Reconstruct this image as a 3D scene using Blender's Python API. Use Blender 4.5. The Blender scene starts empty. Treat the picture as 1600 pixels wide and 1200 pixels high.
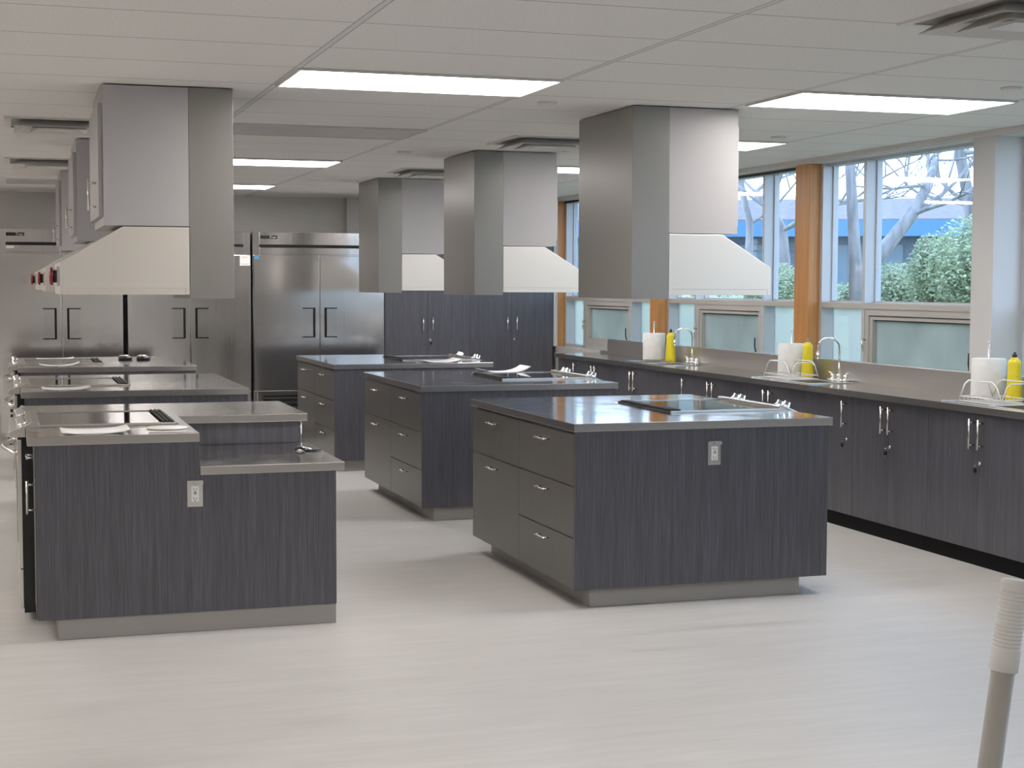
import bpy, bmesh, math, random
from mathutils import Vector, Matrix
random.seed(7)
C = bpy.context.scene
COL = C.collection
pi = math.pi

# ---------------------------------------------------------------- camera, world, exposure
cam_d = bpy.data.cameras.new('camera'); cam = bpy.data.objects.new('camera', cam_d); COL.objects.link(cam)
CAM_Z, YAW, PITCH, ROLL, FPX = 1.5802, .3124, -.0632, .0029, 2441.1
cam.location = (0, 0, CAM_Z)
fw = Vector((math.sin(YAW)*math.cos(PITCH), math.cos(YAW)*math.cos(PITCH), math.sin(PITCH)))
rt = Vector((math.cos(YAW), -math.sin(YAW), 0)); up = rt.cross(fw)
r2 = rt*math.cos(ROLL) + up*math.sin(ROLL); u2 = up*math.cos(ROLL) - rt*math.sin(ROLL)
cam.matrix_world = Matrix(((r2.x, u2.x, -fw.x, 0), (r2.y, u2.y, -fw.y, 0), (r2.z, u2.z, -fw.z, CAM_Z), (0, 0, 0, 1)))
cam_d.sensor_width = 36; cam_d.lens = FPX/1600*36; cam_d.clip_end = 300
C.camera = cam
w = bpy.data.worlds.new('sky'); C.world = w; w.use_nodes = True
wn = w.node_tree.nodes; wl = w.node_tree.links
bg = wn['Background']; bg.inputs['Strength'].default_value = 4.6
tc = wn.new('ShaderNodeTexCoord'); sx = wn.new('ShaderNodeSeparateXYZ'); rm = wn.new('ShaderNodeValToRGB')
wl.new(tc.outputs['Generated'], sx.inputs[0]); wl.new(sx.outputs['Z'], rm.inputs[0]); wl.new(rm.outputs[0], bg.inputs[0])
rm.color_ramp.elements[0].position = 0; rm.color_ramp.elements[0].color = (.70, .85, 1.1, 1)
rm.color_ramp.elements[1].position = .5; rm.color_ramp.elements[1].color = (.50, .73, 1.12, 1)
PANEL_LIGHT = 14.0
C.view_settings.view_transform = 'Standard'; C.view_settings.look = 'None'
C.view_settings.exposure = -.1; C.view_settings.gamma = 1; C.view_settings.use_curve_mapping = False
C.cycles.use_denoising = True
C.cycles.max_bounces = 10; C.cycles.diffuse_bounces = 6; C.cycles.glossy_bounces = 6; C.cycles.transparent_max_bounces = 16
C.cycles.sample_clamp_indirect = 8

# ---------------------------------------------------------------- materials
def mat(name, col=(.5, .5, .5), rough=.5, metal=0., spec=.5, emit=None, es=0.):
    m = bpy.data.materials.new(name); m.use_nodes = True
    b = m.node_tree.nodes['Principled BSDF']
    b.inputs['Base Color'].default_value = (*col, 1); b.inputs['Roughness'].default_value = rough
    b.inputs['Metallic'].default_value = metal; b.inputs['Specular IOR Level'].default_value = spec
    if emit: b.inputs['Emission Color'].default_value = (*emit, 1); b.inputs['Emission Strength'].default_value = es
    return m
def nodes(m): return m.node_tree.nodes, m.node_tree.links, m.node_tree.nodes['Principled BSDF']
def noise(m, scale=(1, 1, 1), s=1., detail=3., coord='Object', dist=0.):
    n, l, b = nodes(m)
    t = n.new('ShaderNodeTexCoord'); mp = n.new('ShaderNodeMapping'); no = n.new('ShaderNodeTexNoise')
    mp.inputs['Scale'].default_value = scale; no.inputs['Scale'].default_value = s; no.inputs['Detail'].default_value = detail
    no.inputs['Distortion'].default_value = dist
    l.new(t.outputs[coord], mp.inputs[0]); l.new(mp.outputs[0], no.inputs['Vector'])
    return no.outputs['Fac']
def ramp(m, fac, stops):
    n, l, b = nodes(m); r = n.new('ShaderNodeValToRGB'); l.new(fac, r.inputs[0])
    e = r.color_ramp.elements
    while len(e) < len(stops): e.new(.5)
    for k, (p, c) in enumerate(stops): e[k].position = p; e[k].color = (*c, 1)
    return r.outputs[0]
def bump(m, fac, strength=.1, dist=.01):
    n, l, b = nodes(m); bp = n.new('ShaderNodeBump'); bp.inputs['Strength'].default_value = strength
    bp.inputs['Distance'].default_value = dist; l.new(fac, bp.inputs['Height']); l.new(bp.outputs[0], b.inputs['Normal'])
def setc(m, sock, out): n, l, b = nodes(m); l.new(out, b.inputs[sock])

# dark woven laminate with fine vertical streaks
lam = mat('dark_laminate', rough=.30, spec=.6)
f1 = noise(lam, (330, 330, 5), 1., 2); f2 = noise(lam, (45, 45, 1.5), 1., 2)
n, l, b = nodes(lam); mx = n.new('ShaderNodeMix'); mx.data_type = 'FLOAT'; mx.inputs[0].default_value = .35
l.new(f1, mx.inputs[2]); l.new(f2, mx.inputs[3])
setc(lam, 'Base Color', ramp(lam, mx.outputs[0], [(.33, (.057, .056, .062)), (.52, (.088, .086, .099)), (.70, (.132, .129, .150))]))
# drawer laminate with warm reflected light put into its colour; plain darker carcass
lam_dr = mat('warm_lit_laminate', (.115, .107, .102), .30, spec=.6)
setc(lam_dr, 'Base Color', ramp(lam_dr, noise(lam_dr, (260, 260, 4), 1., 2), [(.3, (.080, .074, .070)), (.7, (.110, .102, .097))]))
lam_plain = mat('laminate_plain', (.07, .067, .07), .4)
# worktop steel, almost mirror with slow waves
top = mat('worktop_steel', (.60, .58, .56), .10, 1.)
bump(top, noise(top, (1, 1, 1), 2.6, 1.5), .05, .02)
setc(top, 'Roughness', ramp(top, noise(top, (1, 1, 1), 5, 3), [(.3, (.07,)*3), (.7, (.14,)*3)]))
edge = mat('edge_steel', (.53, .50, .485), .27, 1.)
splash_m = mat('backsplash_steel', (.55, .525, .50), .30, .85)
brushed = mat('brushed_steel', (.86, .845, .835), .14, 1.)
bump(brushed, noise(brushed, (.5, .5, 1.), 1.7, 1.), .06, .02)
setc(brushed, 'Roughness', ramp(brushed, noise(brushed, (200, 200, 1.2), 1, 2), [(.3, (.09,)*3), (.7, (.15,)*3)]))
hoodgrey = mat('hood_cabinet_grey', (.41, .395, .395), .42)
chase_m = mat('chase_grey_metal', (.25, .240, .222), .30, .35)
canopy_m = mat('canopy_satin_steel', (.72, .68, .615), .36, .6)
chrome = mat('chrome', (.85, .85, .86), .08, 1.)
satin = mat('satin_steel', (.72, .70, .66), .25, 1.)
black = mat('black_gloss', (.008, .008, .009), .2)
blackm = mat('black_matt', (.012, .012, .012), .6)
glasstop = mat('black_glass_cooktop', (.014, .014, .016), .04, 0., .8); glasstop.node_tree.nodes['Principled BSDF'].inputs['IOR'].default_value = 1.8
white = mat('white_plastic', (.80, .79, .76), .4)
paper = mat('paper', (.82, .80, .78), .8)
setc(paper, 'Base Color', ramp(paper, noise(paper, (3, 3, 3), 6, 2), [(.3, (.78, .76, .74)), (.7, (.86, .85, .83))]))
plinth_m = mat('plinth_grey', (.33, .31, .285), .5)
kick_m = mat('black_rubber', (.004, .004, .0045), .6, spec=.15)
wood = mat('amber_wood', (.5, .25, .08), .4)
setc(wood, 'Base Color', ramp(wood, noise(wood, (40, 40, 1.5), 1., 3), [(.3, (.42, .185, .055)), (.7, (.56, .27, .09))]))
alum = mat('window_aluminium', (.50, .52, .55), .35, .2)
sash_m = mat('sash_beige_grey', (.50, .48, .45), .4, .2)
wallm = mat('wall_paint', (.52, .50, .47), .75)
setc(wallm, 'Base Color', ramp(wallm, noise(wallm, (1, 1, 1), 3, 2), [(.3, (.50, .48, .45)), (.7, (.54, .52, .49))]))
wallw = mat('white_paint', (.60, .59, .585), .7)
gap_shade = mat('gap_shade', (.03, .028, .027), .5)  # near-black, painted in for the shade inside gaps
yellow = mat('yellow_plastic', (.80, .66, .03), .3)
red = mat('red_lens', (.22, .008, .015), .15)
vent_w = mat('vent_white', (.62, .60, .57), .4)
recess_m = mat('recess_steel', (.80, .79, .78), .12, 1.)
throat_m = mat('vent_throat', (.33, .32, .31), .6)
unlit = mat('unlit_diffuser', (.45, .44, .44), .35)
emis = mat('light_diffuser', (.9, .9, .9), .5, emit=(1., .955, .925), es=PANEL_LIGHT)
blue_st = mat('blue_sticker', (.12, .35, .62), .5)
greytube = mat('grey_tube', (.50, .48, .44), .45)

# ceiling tiles: narrow seams every 0.61 m, T-bars every 1.22 m
ceil = mat('ceiling_tile', (.74, .72, .69), .85)
n, l, b = nodes(ceil)
t = n.new('ShaderNodeTexCoord'); s = n.new('ShaderNodeSeparateXYZ'); l.new(t.outputs['Object'], s.inputs[0])
def M(op, a, bb=None, c=None):
    q = n.new('ShaderNodeMath'); q.operation = op
    for i, v in enumerate((a, bb, c)):
        if v is None: continue
        if isinstance(v, (int, float)): q.inputs[i].default_value = v
        else: l.new(v, q.inputs[i])
    return q.outputs[0]
dx = M('PINGPONG', M('ADD', s.outputs['X'], 12.2), .61)          # distance to nearest multiple of 1.22
dy = M('PINGPONG', M('ADD', s.outputs['Y'], -6.80+12.2), .305)   # distance to 6.80 + k*.61
rgt = M('GREATER_THAN', s.outputs['X'], .6); barx = M('MULTIPLY', M('LESS_THAN', dx, .012), rgt); edgex = M('MULTIPLY', M('MULTIPLY', M('LESS_THAN', dx, .016), M('GREATER_THAN', dx, .012)), rgt)
liney = M('LESS_THAN', dy, .004)
dark = M('MAXIMUM', edgex, M('MULTIPLY', liney, M('SUBTRACT', 1., barx)))
nf = noise(ceil, (1, 1, 1), 90, 2)
base = ramp(ceil, nf, [(.3, (.68, .665, .645)), (.7, (.76, .74, .715))])
m1 = n.new('ShaderNodeMix'); m1.data_type = 'RGBA'; l.new(M('MULTIPLY', barx, .8), m1.inputs[0]); l.new(base, m1.inputs[6]); m1.inputs[7].default_value = (.60, .59, .58, 1)
m2 = n.new('ShaderNodeMix'); m2.data_type = 'RGBA'; l.new(M('MULTIPLY', dark, .85), m2.inputs[0]); l.new(m1.outputs[2], m2.inputs[6]); m2.inputs[7].default_value = (.18, .17, .165, 1)
l.new(m2.outputs[2], b.inputs['Base Color'])

# floor: pale grey sheet vinyl with faint sideways drag marks
flo = mat('floor_vinyl', (.5, .48, .45), .38, spec=.5)
fa = noise(flo, (.9, 6, 1), 1.6, 5, dist=.4); fb = noise(flo, (1.5, 14, 1), 2., 3)
n, l, b = nodes(flo); mx = n.new('ShaderNodeMix'); mx.data_type = 'FLOAT'; mx.inputs[0].default_value = .35
l.new(fa, mx.inputs[2]); l.new(fb, mx.inputs[3])
setc(flo, 'Base Color', ramp(flo, mx.outputs[0], [(.32, (.50, .476, .446)), (.5, (.545, .522, .492)), (.68, (.59, .568, .54))]))
setc(flo, 'Roughness', ramp(flo, fa, [(.3, (.36,)*3), (.7, (.50,)*3)]))

# glass
def glass_mat(name, tint, refl):
    m = bpy.data.materials.new(name); m.use_nodes = True; n = m.node_tree.nodes; l = m.node_tree.links
    n.remove(n['Principled BSDF']); o = n['Material Output']
    tr = n.new('ShaderNodeBsdfTransparent'); tr.inputs[0].default_value = (*tint, 1)
    gl = n.new('ShaderNodeBsdfGlossy'); gl.inputs['Roughness'].default_value = .02
    fr = n.new('ShaderNodeLayerWeight'); fr.inputs[0].default_value = .5
    pw = n.new('ShaderNodeMath'); pw.operation = 'POWER'; pw.inputs[1].default_value = 5; l.new(fr.outputs['Facing'], pw.inputs[0])
    mu = n.new('ShaderNodeMath'); mu.operation = 'MULTIPLY_ADD'; mu.inputs[1].default_value = refl*.95; mu.inputs[2].default_value = .04*refl
    mx = n.new('ShaderNodeMixShader'); l.new(pw.outputs[0], mu.inputs[0]); l.new(mu.outputs[0], mx.inputs[0]); l.new(tr.outputs[0], mx.inputs[1]); l.new(gl.outputs[0], mx.inputs[2]); l.new(mx.outputs[0], o.inputs[0])
    return m
clear = glass_mat('clear_glass', (.96, .98, .98), 1.)
frost = bpy.data.materials.new('frosted_film_glass'); frost.use_nodes = True
n = frost.node_tree.nodes; l = frost.node_tree.links; n.remove(n['Principled BSDF'])
tl = n.new('ShaderNodeBsdfTranslucent'); tl.inputs[0].default_value = (.62, .60, .56, 1)
tr = n.new('ShaderNodeBsdfTransparent'); tr.inputs[0].default_value = (.85, .9, .88, 1)
df = n.new('ShaderNodeBsdfDiffuse'); df.inputs[0].default_value = (.35, .38, .38, 1)
tcf = n.new('ShaderNodeTexCoord'); nf_ = n.new('ShaderNodeTexNoise'); nf_.inputs['Scale'].default_value = 2.2; nf_.inputs['Detail'].default_value = 3
rf_ = n.new('ShaderNodeValToRGB'); rf_.color_ramp.elements[0].position = .35; rf_.color_ramp.elements[0].color = (.42, .41, .345, 1); rf_.color_ramp.elements[1].position = .7; rf_.color_ramp.elements[1].color = (.58, .555, .48, 1)
l.new(tcf.outputs['Object'], nf_.inputs['Vector']); l.new(nf_.outputs['Fac'], rf_.inputs[0]); l.new(rf_.outputs[0], tl.inputs[0])
a1 = n.new('ShaderNodeMixShader'); a1.inputs[0].default_value = .16; l.new(tl.outputs[0], a1.inputs[1]); l.new(tr.outputs[0], a1.inputs[2])
a2 = n.new('ShaderNodeMixShader'); a2.inputs[0].default_value = .25; l.new(a1.outputs[0], a2.inputs[1]); l.new(df.outputs[0], a2.inputs[2]); l.new(a2.outputs[0], n['Material Output'].inputs[0])
thin = bpy.data.materials.new('misted_glass'); thin.use_nodes = True
n = thin.node_tree.nodes; l = thin.node_tree.links; n.remove(n['Principled BSDF'])
q1 = n.new('ShaderNodeBsdfTranslucent'); q1.inputs[0].default_value = (.60, .58, .51, 1)
q2 = n.new('ShaderNodeBsdfTransparent'); q2.inputs[0].default_value = (.85, .88, .84, 1)
q3 = n.new('ShaderNodeMixShader'); q3.inputs[0].default_value = .45; l.new(q1.outputs[0], q3.inputs[1]); l.new(q2.outputs[0], q3.inputs[2]); l.new(q3.outputs[0], n['Material Output'].inputs[0])

# outdoors: plant and fascia colours lightened to stand in for haze
leaf = mat('haze_pale_leaves', (.2, .3, .15), .6); setc(leaf, 'Base Color', ramp(leaf, noise(leaf, (1, 1, 1), 5, 3), [(.3, (.24, .31, .16)), (.7, (.50, .56, .34))]))
ivy = mat('ivy_bank', (.2, .3, .2), .7); setc(ivy, 'Base Color', ramp(ivy, noise(ivy, (1, 1, 1), 9, 4), [(.35, (.20, .26, .14)), (.65, (.56, .60, .40))]))
bark = mat('haze_pale_bark', (.3, .28, .26), .8); setc(bark, 'Base Color', ramp(bark, noise(bark, (8, 8, 1.5), 2, 4), [(.3, (.20, .195, .20)), (.7, (.40, .385, .39))]))
fascia = mat('blue_fascia', (.09, .23, .44), .5)
bwall = mat('slate_wall', (.13, .16, .21), .6)
roofm = mat('roof_shingle', (.36, .31, .30), .8); setc(roofm, 'Base Color', ramp(roofm, noise(roofm, (2, 2, 12), 3, 3), [(.3, (.17, .145, .15)), (.7, (.26, .225, .225))]))
soil = mat('ground', (.20, .22, .15), .9); setc(soil, 'Base Color', ramp(soil, noise(soil, (1, 1, 1), 3, 4), [(.3, (.12, .17, .09)), (.7, (.28, .33, .2))]))

# ---------------------------------------------------------------- geometry helpers
class MB:
    def __init__(s): s.b = bmesh.new()
    def box(s, xa, xb, ya, yb, za, zb):
        xa, xb = sorted((xa, xb)); ya, yb = sorted((ya, yb)); za, zb = sorted((za, zb))
        v = [s.b.verts.new(p) for p in ((xa,ya,za),(xb,ya,za),(xb,yb,za),(xa,yb,za),(xa,ya,zb),(xb,ya,zb),(xb,yb,zb),(xa,yb,zb))]
        for f in ((0,3,2,1),(4,5,6,7),(0,1,5,4),(1,2,6,5),(2,3,7,6),(3,0,4,7)): s.b.faces.new([v[i] for i in f])
        return s
    def prism(s, pts, axis, a, b_):
        def P(p, h): return {'z': (p[0], p[1], h), 'y': (p[0], h, p[1]), 'x': (h, p[0], p[1])}[axis]
        lo = [s.b.verts.new(P(p, a)) for p in pts]; hi = [s.b.verts.new(P(p, b_)) for p in pts]
        s.b.faces.new(lo); s.b.faces.new(hi[::-1])
        for i in range(len(pts)):
            j = (i+1) % len(pts); s.b.faces.new((lo[j], lo[i], hi[i], hi[j]))
        return s
    def tube(s, path, r, seg=10, cap=True):
        path = [Vector(p) for p in path]; rs = r if isinstance(r, (list, tuple)) else [r]*len(path)
        rings = []; ref = None
        for i, p in enumerate(path):
            d = (path[min(i+1, len(path)-1)] - path[max(i-1, 0)]).normalized()
            if ref is None:
                ref = Vector((0, 0, 1)) if abs(d.z) < .9 else Vector((1, 0, 0))
            a = d.cross(ref).normalized(); c = a.cross(d).normalized(); ref = c
            rings.append([s.b.verts.new(p + (a*math.cos(2*pi*k/seg) + c*math.sin(2*pi*k/seg))*rs[i]) for k in range(seg)])
        for A, B in zip(rings, rings[1:]):
            for k in range(seg):
                f = s.b.faces.new((A[k], A[(k+1) % seg], B[(k+1) % seg], B[k])); f.smooth = True
        if cap: s.b.faces.new(rings[0][::-1]); s.b.faces.new(rings[-1])
        return s
    def lathe(s, prof, cx, cy, z0=0, seg=24, sx=1., sy=1., closed=False):
        rings = []
        for r, z in prof: rings.append([s.b.verts.new((cx + r*sx*math.cos(2*pi*k/seg), cy + r*sy*math.sin(2*pi*k/seg), z0+z)) for k in range(seg)])
        pr = list(zip(rings, rings[1:])) + ([(rings[-1], rings[0])] if closed else [])
        for A, B in pr:
            for k in range(seg):
                f = s.b.faces.new((A[k], A[(k+1) % seg], B[(k+1) % seg], B[k])); f.smooth = True
        if not closed:
            s.b.faces.new(rings[0][::-1]); s.b.faces.new(rings[-1])
        return s
    def build(s, name, m, parent=None, bevel=0., origin=None):
        bmesh.ops.recalc_face_normals(s.b, faces=s.b.faces)
        me = bpy.data.meshes.new(name)
        if parent is not None: o0 = wloc(parent)
        elif origin is not None: o0 = Vector(origin)
        else:
            xs = [v.co for v in s.b.verts]
            o0 = Vector((sum(v.x for v in xs)/len(xs), sum(v.y for v in xs)/len(xs), min(v.z for v in xs)))
            if name in ('ceiling', 'floor'): o0 = Vector((0, 0, o0.z))
        for v in s.b.verts: v.co -= o0
        s.b.to_mesh(me); s.b.free(); me.materials.append(m)
        if m is top:
            me.materials.append(edge)
            for p in me.polygons:
                if abs(p.normal.z) < .5: p.material_index = 1
        o = bpy.data.objects.new(name, me); COL.objects.link(o)
        if parent is not None: o.parent = parent
        else: o.location = o0
        if bevel:
            bv = o.modifiers.new('bevel', 'BEVEL'); bv.width = bevel; bv.segments = 2; bv.limit_method = 'ANGLE'
        return o
def wloc(o):
    v = Vector(o.location)
    while o.parent: o = o.parent; v += Vector(o.location)
    return v
def thing(name, label, cat, loc, group=None):
    o = bpy.data.objects.new(name, None); COL.objects.link(o); o.location = loc; o.empty_display_size = .1
    return tag(o, label, cat, group)
def tag(o, label=None, cat=None, group=None, kind=None):
    if label: o['label'] = label
    if cat: o['category'] = cat
    if group: o['group'] = group
    if kind: o['kind'] = kind
    return o
def struct(name, mb, m, parent=None, bevel=0.):
    o = mb.build(name, m, parent, bevel)
    if parent is None: o['kind'] = 'structure'
    return o
def copy_tree(o, d=(0, 0, 0), label=None):
    def rec(a, par):
        c = a.copy(); COL.objects.link(c); c.parent = par
        for ch in [x for x in COL.objects if x.parent == a]: rec(ch, c)
        return c
    r = rec(o, None); r.location = Vector(o.location) + Vector(d)
    if label: r['label'] = label
    return r
def bar_handle(p0, p1, off, r=.006, parent=None, m=None, post_in=.12, name='handle'):
    """bar between p0 and p1 (on the door surface), standing off by vector off"""
    p0, p1, off = Vector(p0), Vector(p1), Vector(off); mb = MB()
    mb.tube([p0+off, p1+off], r, 10)
    for k in (post_in, 1-post_in):
        q = p0.lerp(p1, k); mb.tube([q, q+off], r*.8, 8)
    return mb.build(name, m or satin, parent)

CZ = 2.52
# ---------------------------------------------------------------- room shell
XL, XW, YB, YF = -6.2, 5.68, 16.85, -3.2
struct('floor', MB().box(XL, 6.1, YF, YB, -.1, 0), flo)
struct('ceiling', MB().box(XL, 6.1, YF, YB, CZ, CZ+.1), ceil)
struct('wall_back', MB().box(XL, 6.1, YB, YB+.15, 0, CZ), wallm)
struct('trim_1', MB().box(3.52, 6.0, YB-.12, YB, 0, CZ), wallm)
struct('wall_left', MB().box(XL-.15, XL, YF, YB, 0, CZ), wallm)
struct('wall_front', MB().box(XL, 6.1, YF-.15, YF, 0, CZ), wallm)
# window wall: solid below the sill, solid behind the last column, pier between bays
GX = 5.87
struct('wall_right', MB().box(XW, 5.96, YF, YB, 0, .92).box(XW, 5.96, 16.2, YB, .92, CZ), wallm)
struct('trim_2', MB().box(XW, 6.05, 8.126, 8.35, .92, CZ).box(XW-.03, XW, 8.126, 8.35, .92, 1.045), wallw)
struct('trim_3', MB().box(XW, 5.96, 8.35, 16.2, 2.485, CZ), wallw)                    # header over the windows
struct('trim_4', MB().box(XW-.035, XW, YF, YB, CZ-.03, CZ), vent_w)               # ceiling edge angle
struct('trim_5', MB().box(XW-.004, XW, 15.985, 16.0, .92, CZ-.03).box(5.64, XW-.004, 16.0, 16.03, .92, CZ-.03), wallw)
ci = 0
for (ya, yb, lab) in ((10.41, 10.63, 'amber wooden column between windows nearest the camera'), (13.23, 13.42, 'amber wooden column between windows, middle one behind the large hood'), (16.0, 16.2, 'amber wooden column at far corner beside the tall cabinets')):
    o = MB().box(XW-.004, 5.775, ya, yb, .92, 2.485).build('column', wood, None, .004)
    tag(o, lab, 'column', 'amber columns of the window wall')
# windows
def window(num, ya, yb, mulls, big, gx=GX, fx=5.77, sill_to=None):
    """bay from ya (near) to yb (far); mullion centres; big = index of the wide light that has the opening sash"""
    root = bpy.data.objects.new('window_%d' % num, None); COL.objects.link(root); root.location = (fx, (ya+yb)/2, .92); root['kind'] = 'structure'
    T0, T1, ZT, ZB = 1.42, 1.462, 2.485, .92
    fr = MB(); e = .035
    ys = [ya] + list(mulls) + [yb]
    fr.box(fx, gx+.03, ya, ya+e, ZB, ZT); fr.box(fx, gx+.03, yb-e, yb, ZB, ZT)
    for m_ in mulls: fr.box(fx, gx+.03, m_-.019, m_+.019, ZB, T0).box(fx, gx+.03, m_-.019, m_+.019, T1, ZT-.02)
    fr.box(fx+.03, gx+.03, ya+e, yb-e, ZT-.02, ZT); fr.box(fx, gx+.03, ya+e, yb-e, ZB, ZB+.03)
    f = fr.build('frame', alum, root)
    MB().box(fx-.004, gx+.03, ya+e, yb-e, T0, T1).build('transom', sash_m, root)
    for i in range(len(ys)-1):
        a = ys[i] + (e if i == 0 else .019); b_ = ys[i+1] - (e if i == len(ys)-2 else .019)
        MB().box(gx, gx+.006, a, b_, T1, ZT-.02).build('upper_pane', clear, root)
        # thin glazing bead around the upper pane
        bd = MB()
        for (p, q, zz0, zz1) in ((a, a+.012, T1, ZT-.02), (b_-.012, b_, T1, ZT-.02), (a+.012, b_-.012, T1, T1+.012)): bd.box(gx-.02, gx-.002, p, q, zz0, zz1)
        bd.build('glazing_bead', alum, root)
        if i == big:
            s_ = MB(); k = .05
            s_.box(fx+.004, fx+.06, a, a+k, ZB+.03, T0).box(fx+.004, fx+.06, b_-k, b_, ZB+.03, T0).box(fx+.004, fx+.06, a+k, b_-k, T0-.045, T0).box(fx+.004, fx+.06, a+k, b_-k, ZB+.03, ZB+.08)
            sash = s_.build('sash_frame', sash_m, root)
            q_ = MB(); k2 = .085
            q_.box(fx+.016, fx+.075, a+k, a+k2, ZB+.08, T0-.045).box(fx+.016, fx+.075, b_-k2, b_-k, ZB+.08, T0-.045).box(fx+.016, fx+.075, a+k2, b_-k2, T0-.075, T0-.045).box(fx+.016, fx+.075, a+k2, b_-k2, ZB+.08, ZB+.11)
            q_.build('opening_sash', sash_m, sash)
            MB().box(fx+.03, fx+.070, a+k2, b_-k2, T0-.083, T0-.0755).box(fx+.012, fx+.0155, a+k+.002, b_-k-.002, T0-.052, T0-.0455).build('dark_gap_strip', gap_shade, sash)  # dark strips standing in for the shaded gap at the sash top
            MB().box(fx+.05, fx+.056, a+k2, b_-k2, ZB+.11, T0-.0835).build('frosted_pane', frost, sash)
            MB().tube([(fx+.0, b_-.02, 1.20), (fx-.025, b_-.02, 1.21), (fx-.03, b_-.03, 1.17), (fx-.03, b_-.035, 1.12)], .007, 8).build('crank', satin, sash)
            MB().tube([(fx+.012, a+.11, 1.04), (fx-.01, a+.09, 1.09), (fx-.012, a+.085, 1.16)], .006, 8).build('latch', blackm, sash)
        else:
            MB().box(gx, gx+.006, a, b_, ZB+.03, T0).build('lower_pane', thin, root)
    if sill_to is not False:
        MB().box(XW-.004, fx, ya, sill_to or yb, ZB, 1.045).build('sill', alum, root)
    return root
window(1, 13.42, 16.0, (14.11, 15.41), 1, sill_to=14.4)
window(2, 10.63, 13.23, (11.33, 12.62), 1)
window(3, 8.35, 10.41, (9.78,), 0)
window(4, 5.4, 8.126, (6.0, 7.4), 1, gx=5.95, fx=5.88)
window(5, 2.6, 5.3, (3.2, 4.6), 1, gx=5.95, fx=5.88)
window(6, -.3, 2.5, (.5, 1.9), 1, gx=5.95, fx=5.88)
struct('trim_6', MB().box(XW, 6.05, 5.3, 5.4, .92, CZ).box(XW, 6.05, 2.5, 2.6, .92, CZ).box(XW, 6.05, YF, -.3, .92, CZ).box(XW, 6.0, -.3, 8.126, 2.485, CZ), wallw)
struct('shadow_gap_strip', MB().box(5.755, 5.775, 10.63, 13.23, 2.462, 2.485).box(5.755, 5.775, 13.42, 16.0, 2.462, 2.485), gap_shade)  # dark strip painted in for the shadow gap under the header

# ---------------------------------------------------------------- ceiling fixtures
def panel(x0, y0, label, m=emis, w_=1.22, d_=.61, cat='ceiling light'):
    t_ = thing('ceiling_light', label, cat, (x0+w_/2, y0+d_/2, CZ-.012), 'recessed panel lights')
    e = .012
    MB().box(x0, x0+w_, y0, y0+e, CZ-.012, CZ).box(x0, x0+w_, y0+d_-e, y0+d_, CZ-.012, CZ).box(x0, x0+e, y0+e, y0+d_-e, CZ-.012, CZ).box(x0+w_-e, x0+w_, y0+e, y0+d_-e, CZ-.012, CZ).build('frame', vent_w, t_)
    MB().box(x0+e, x0+w_-e, y0+e, y0+d_-e, CZ-.008, CZ-.001).build('diffuser', m, t_)
    return t_
for x0, y0, lab in ((1.22, 6.80, 'long lit ceiling panel between the two front hoods'), (3.66, 6.80, 'long lit ceiling panel at upper right above the sink counter'),
                    (3.66, 9.24, 'lit ceiling panel glimpsed just right of the largest hood'), (3.66, 11.68, 'small bright sliver of ceiling panel left of the largest hood'),
                    (1.22, 11.75, 'lit ceiling panel right of the front left hood, nearer of two'), (1.22, 14.80, 'lit ceiling panel right of the front left hood, farther of two'),
                    (3.66, 14.12, 'lit ceiling panel above the far end of the sink counter'),
                    (-2.44, 14.12, 'lit ceiling panel in the far left corner'), (-2.44, 11.68, 'lit ceiling panel over the left aisle, second from the fridges'),
                    (-2.44, 9.24, 'lit ceiling panel over the left aisle, third from the fridges'), (-2.44, 6.80, 'lit ceiling panel over the left aisle, fourth from the fridges'),
                    (-2.44, 3.75, 'lit ceiling panel left of the camera'), (1.22, 3.75, 'lit ceiling panel ahead above the open floor'),
                    (-2.44, .70, 'lit ceiling panel above and left of the camera'),
                    (-5.1, 14.12, 'added fill-light ceiling panel, unseen outermost left column, farthest'), (-5.1, 10.46, 'added fill-light ceiling panel, unseen outermost left column, second farthest'),  # unseen outer column, added to brighten the left-facing sides
                    (-5.1, 6.80, 'added fill-light ceiling panel, unseen outermost left column, third farthest'), (-5.1, 3.14, 'added fill-light ceiling panel, unseen outermost left column, nearest the camera'),
                    (1.22, -1.74, 'lit ceiling panel behind the camera')):
    panel(x0, y0, lab)
panel(1.22, 9.24, 'grey unlit ceiling panel beyond the front left hood', unlit)
panel(0., 14.73, 'grey unlit ceiling panel at the far left above the fridges', unlit)
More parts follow.
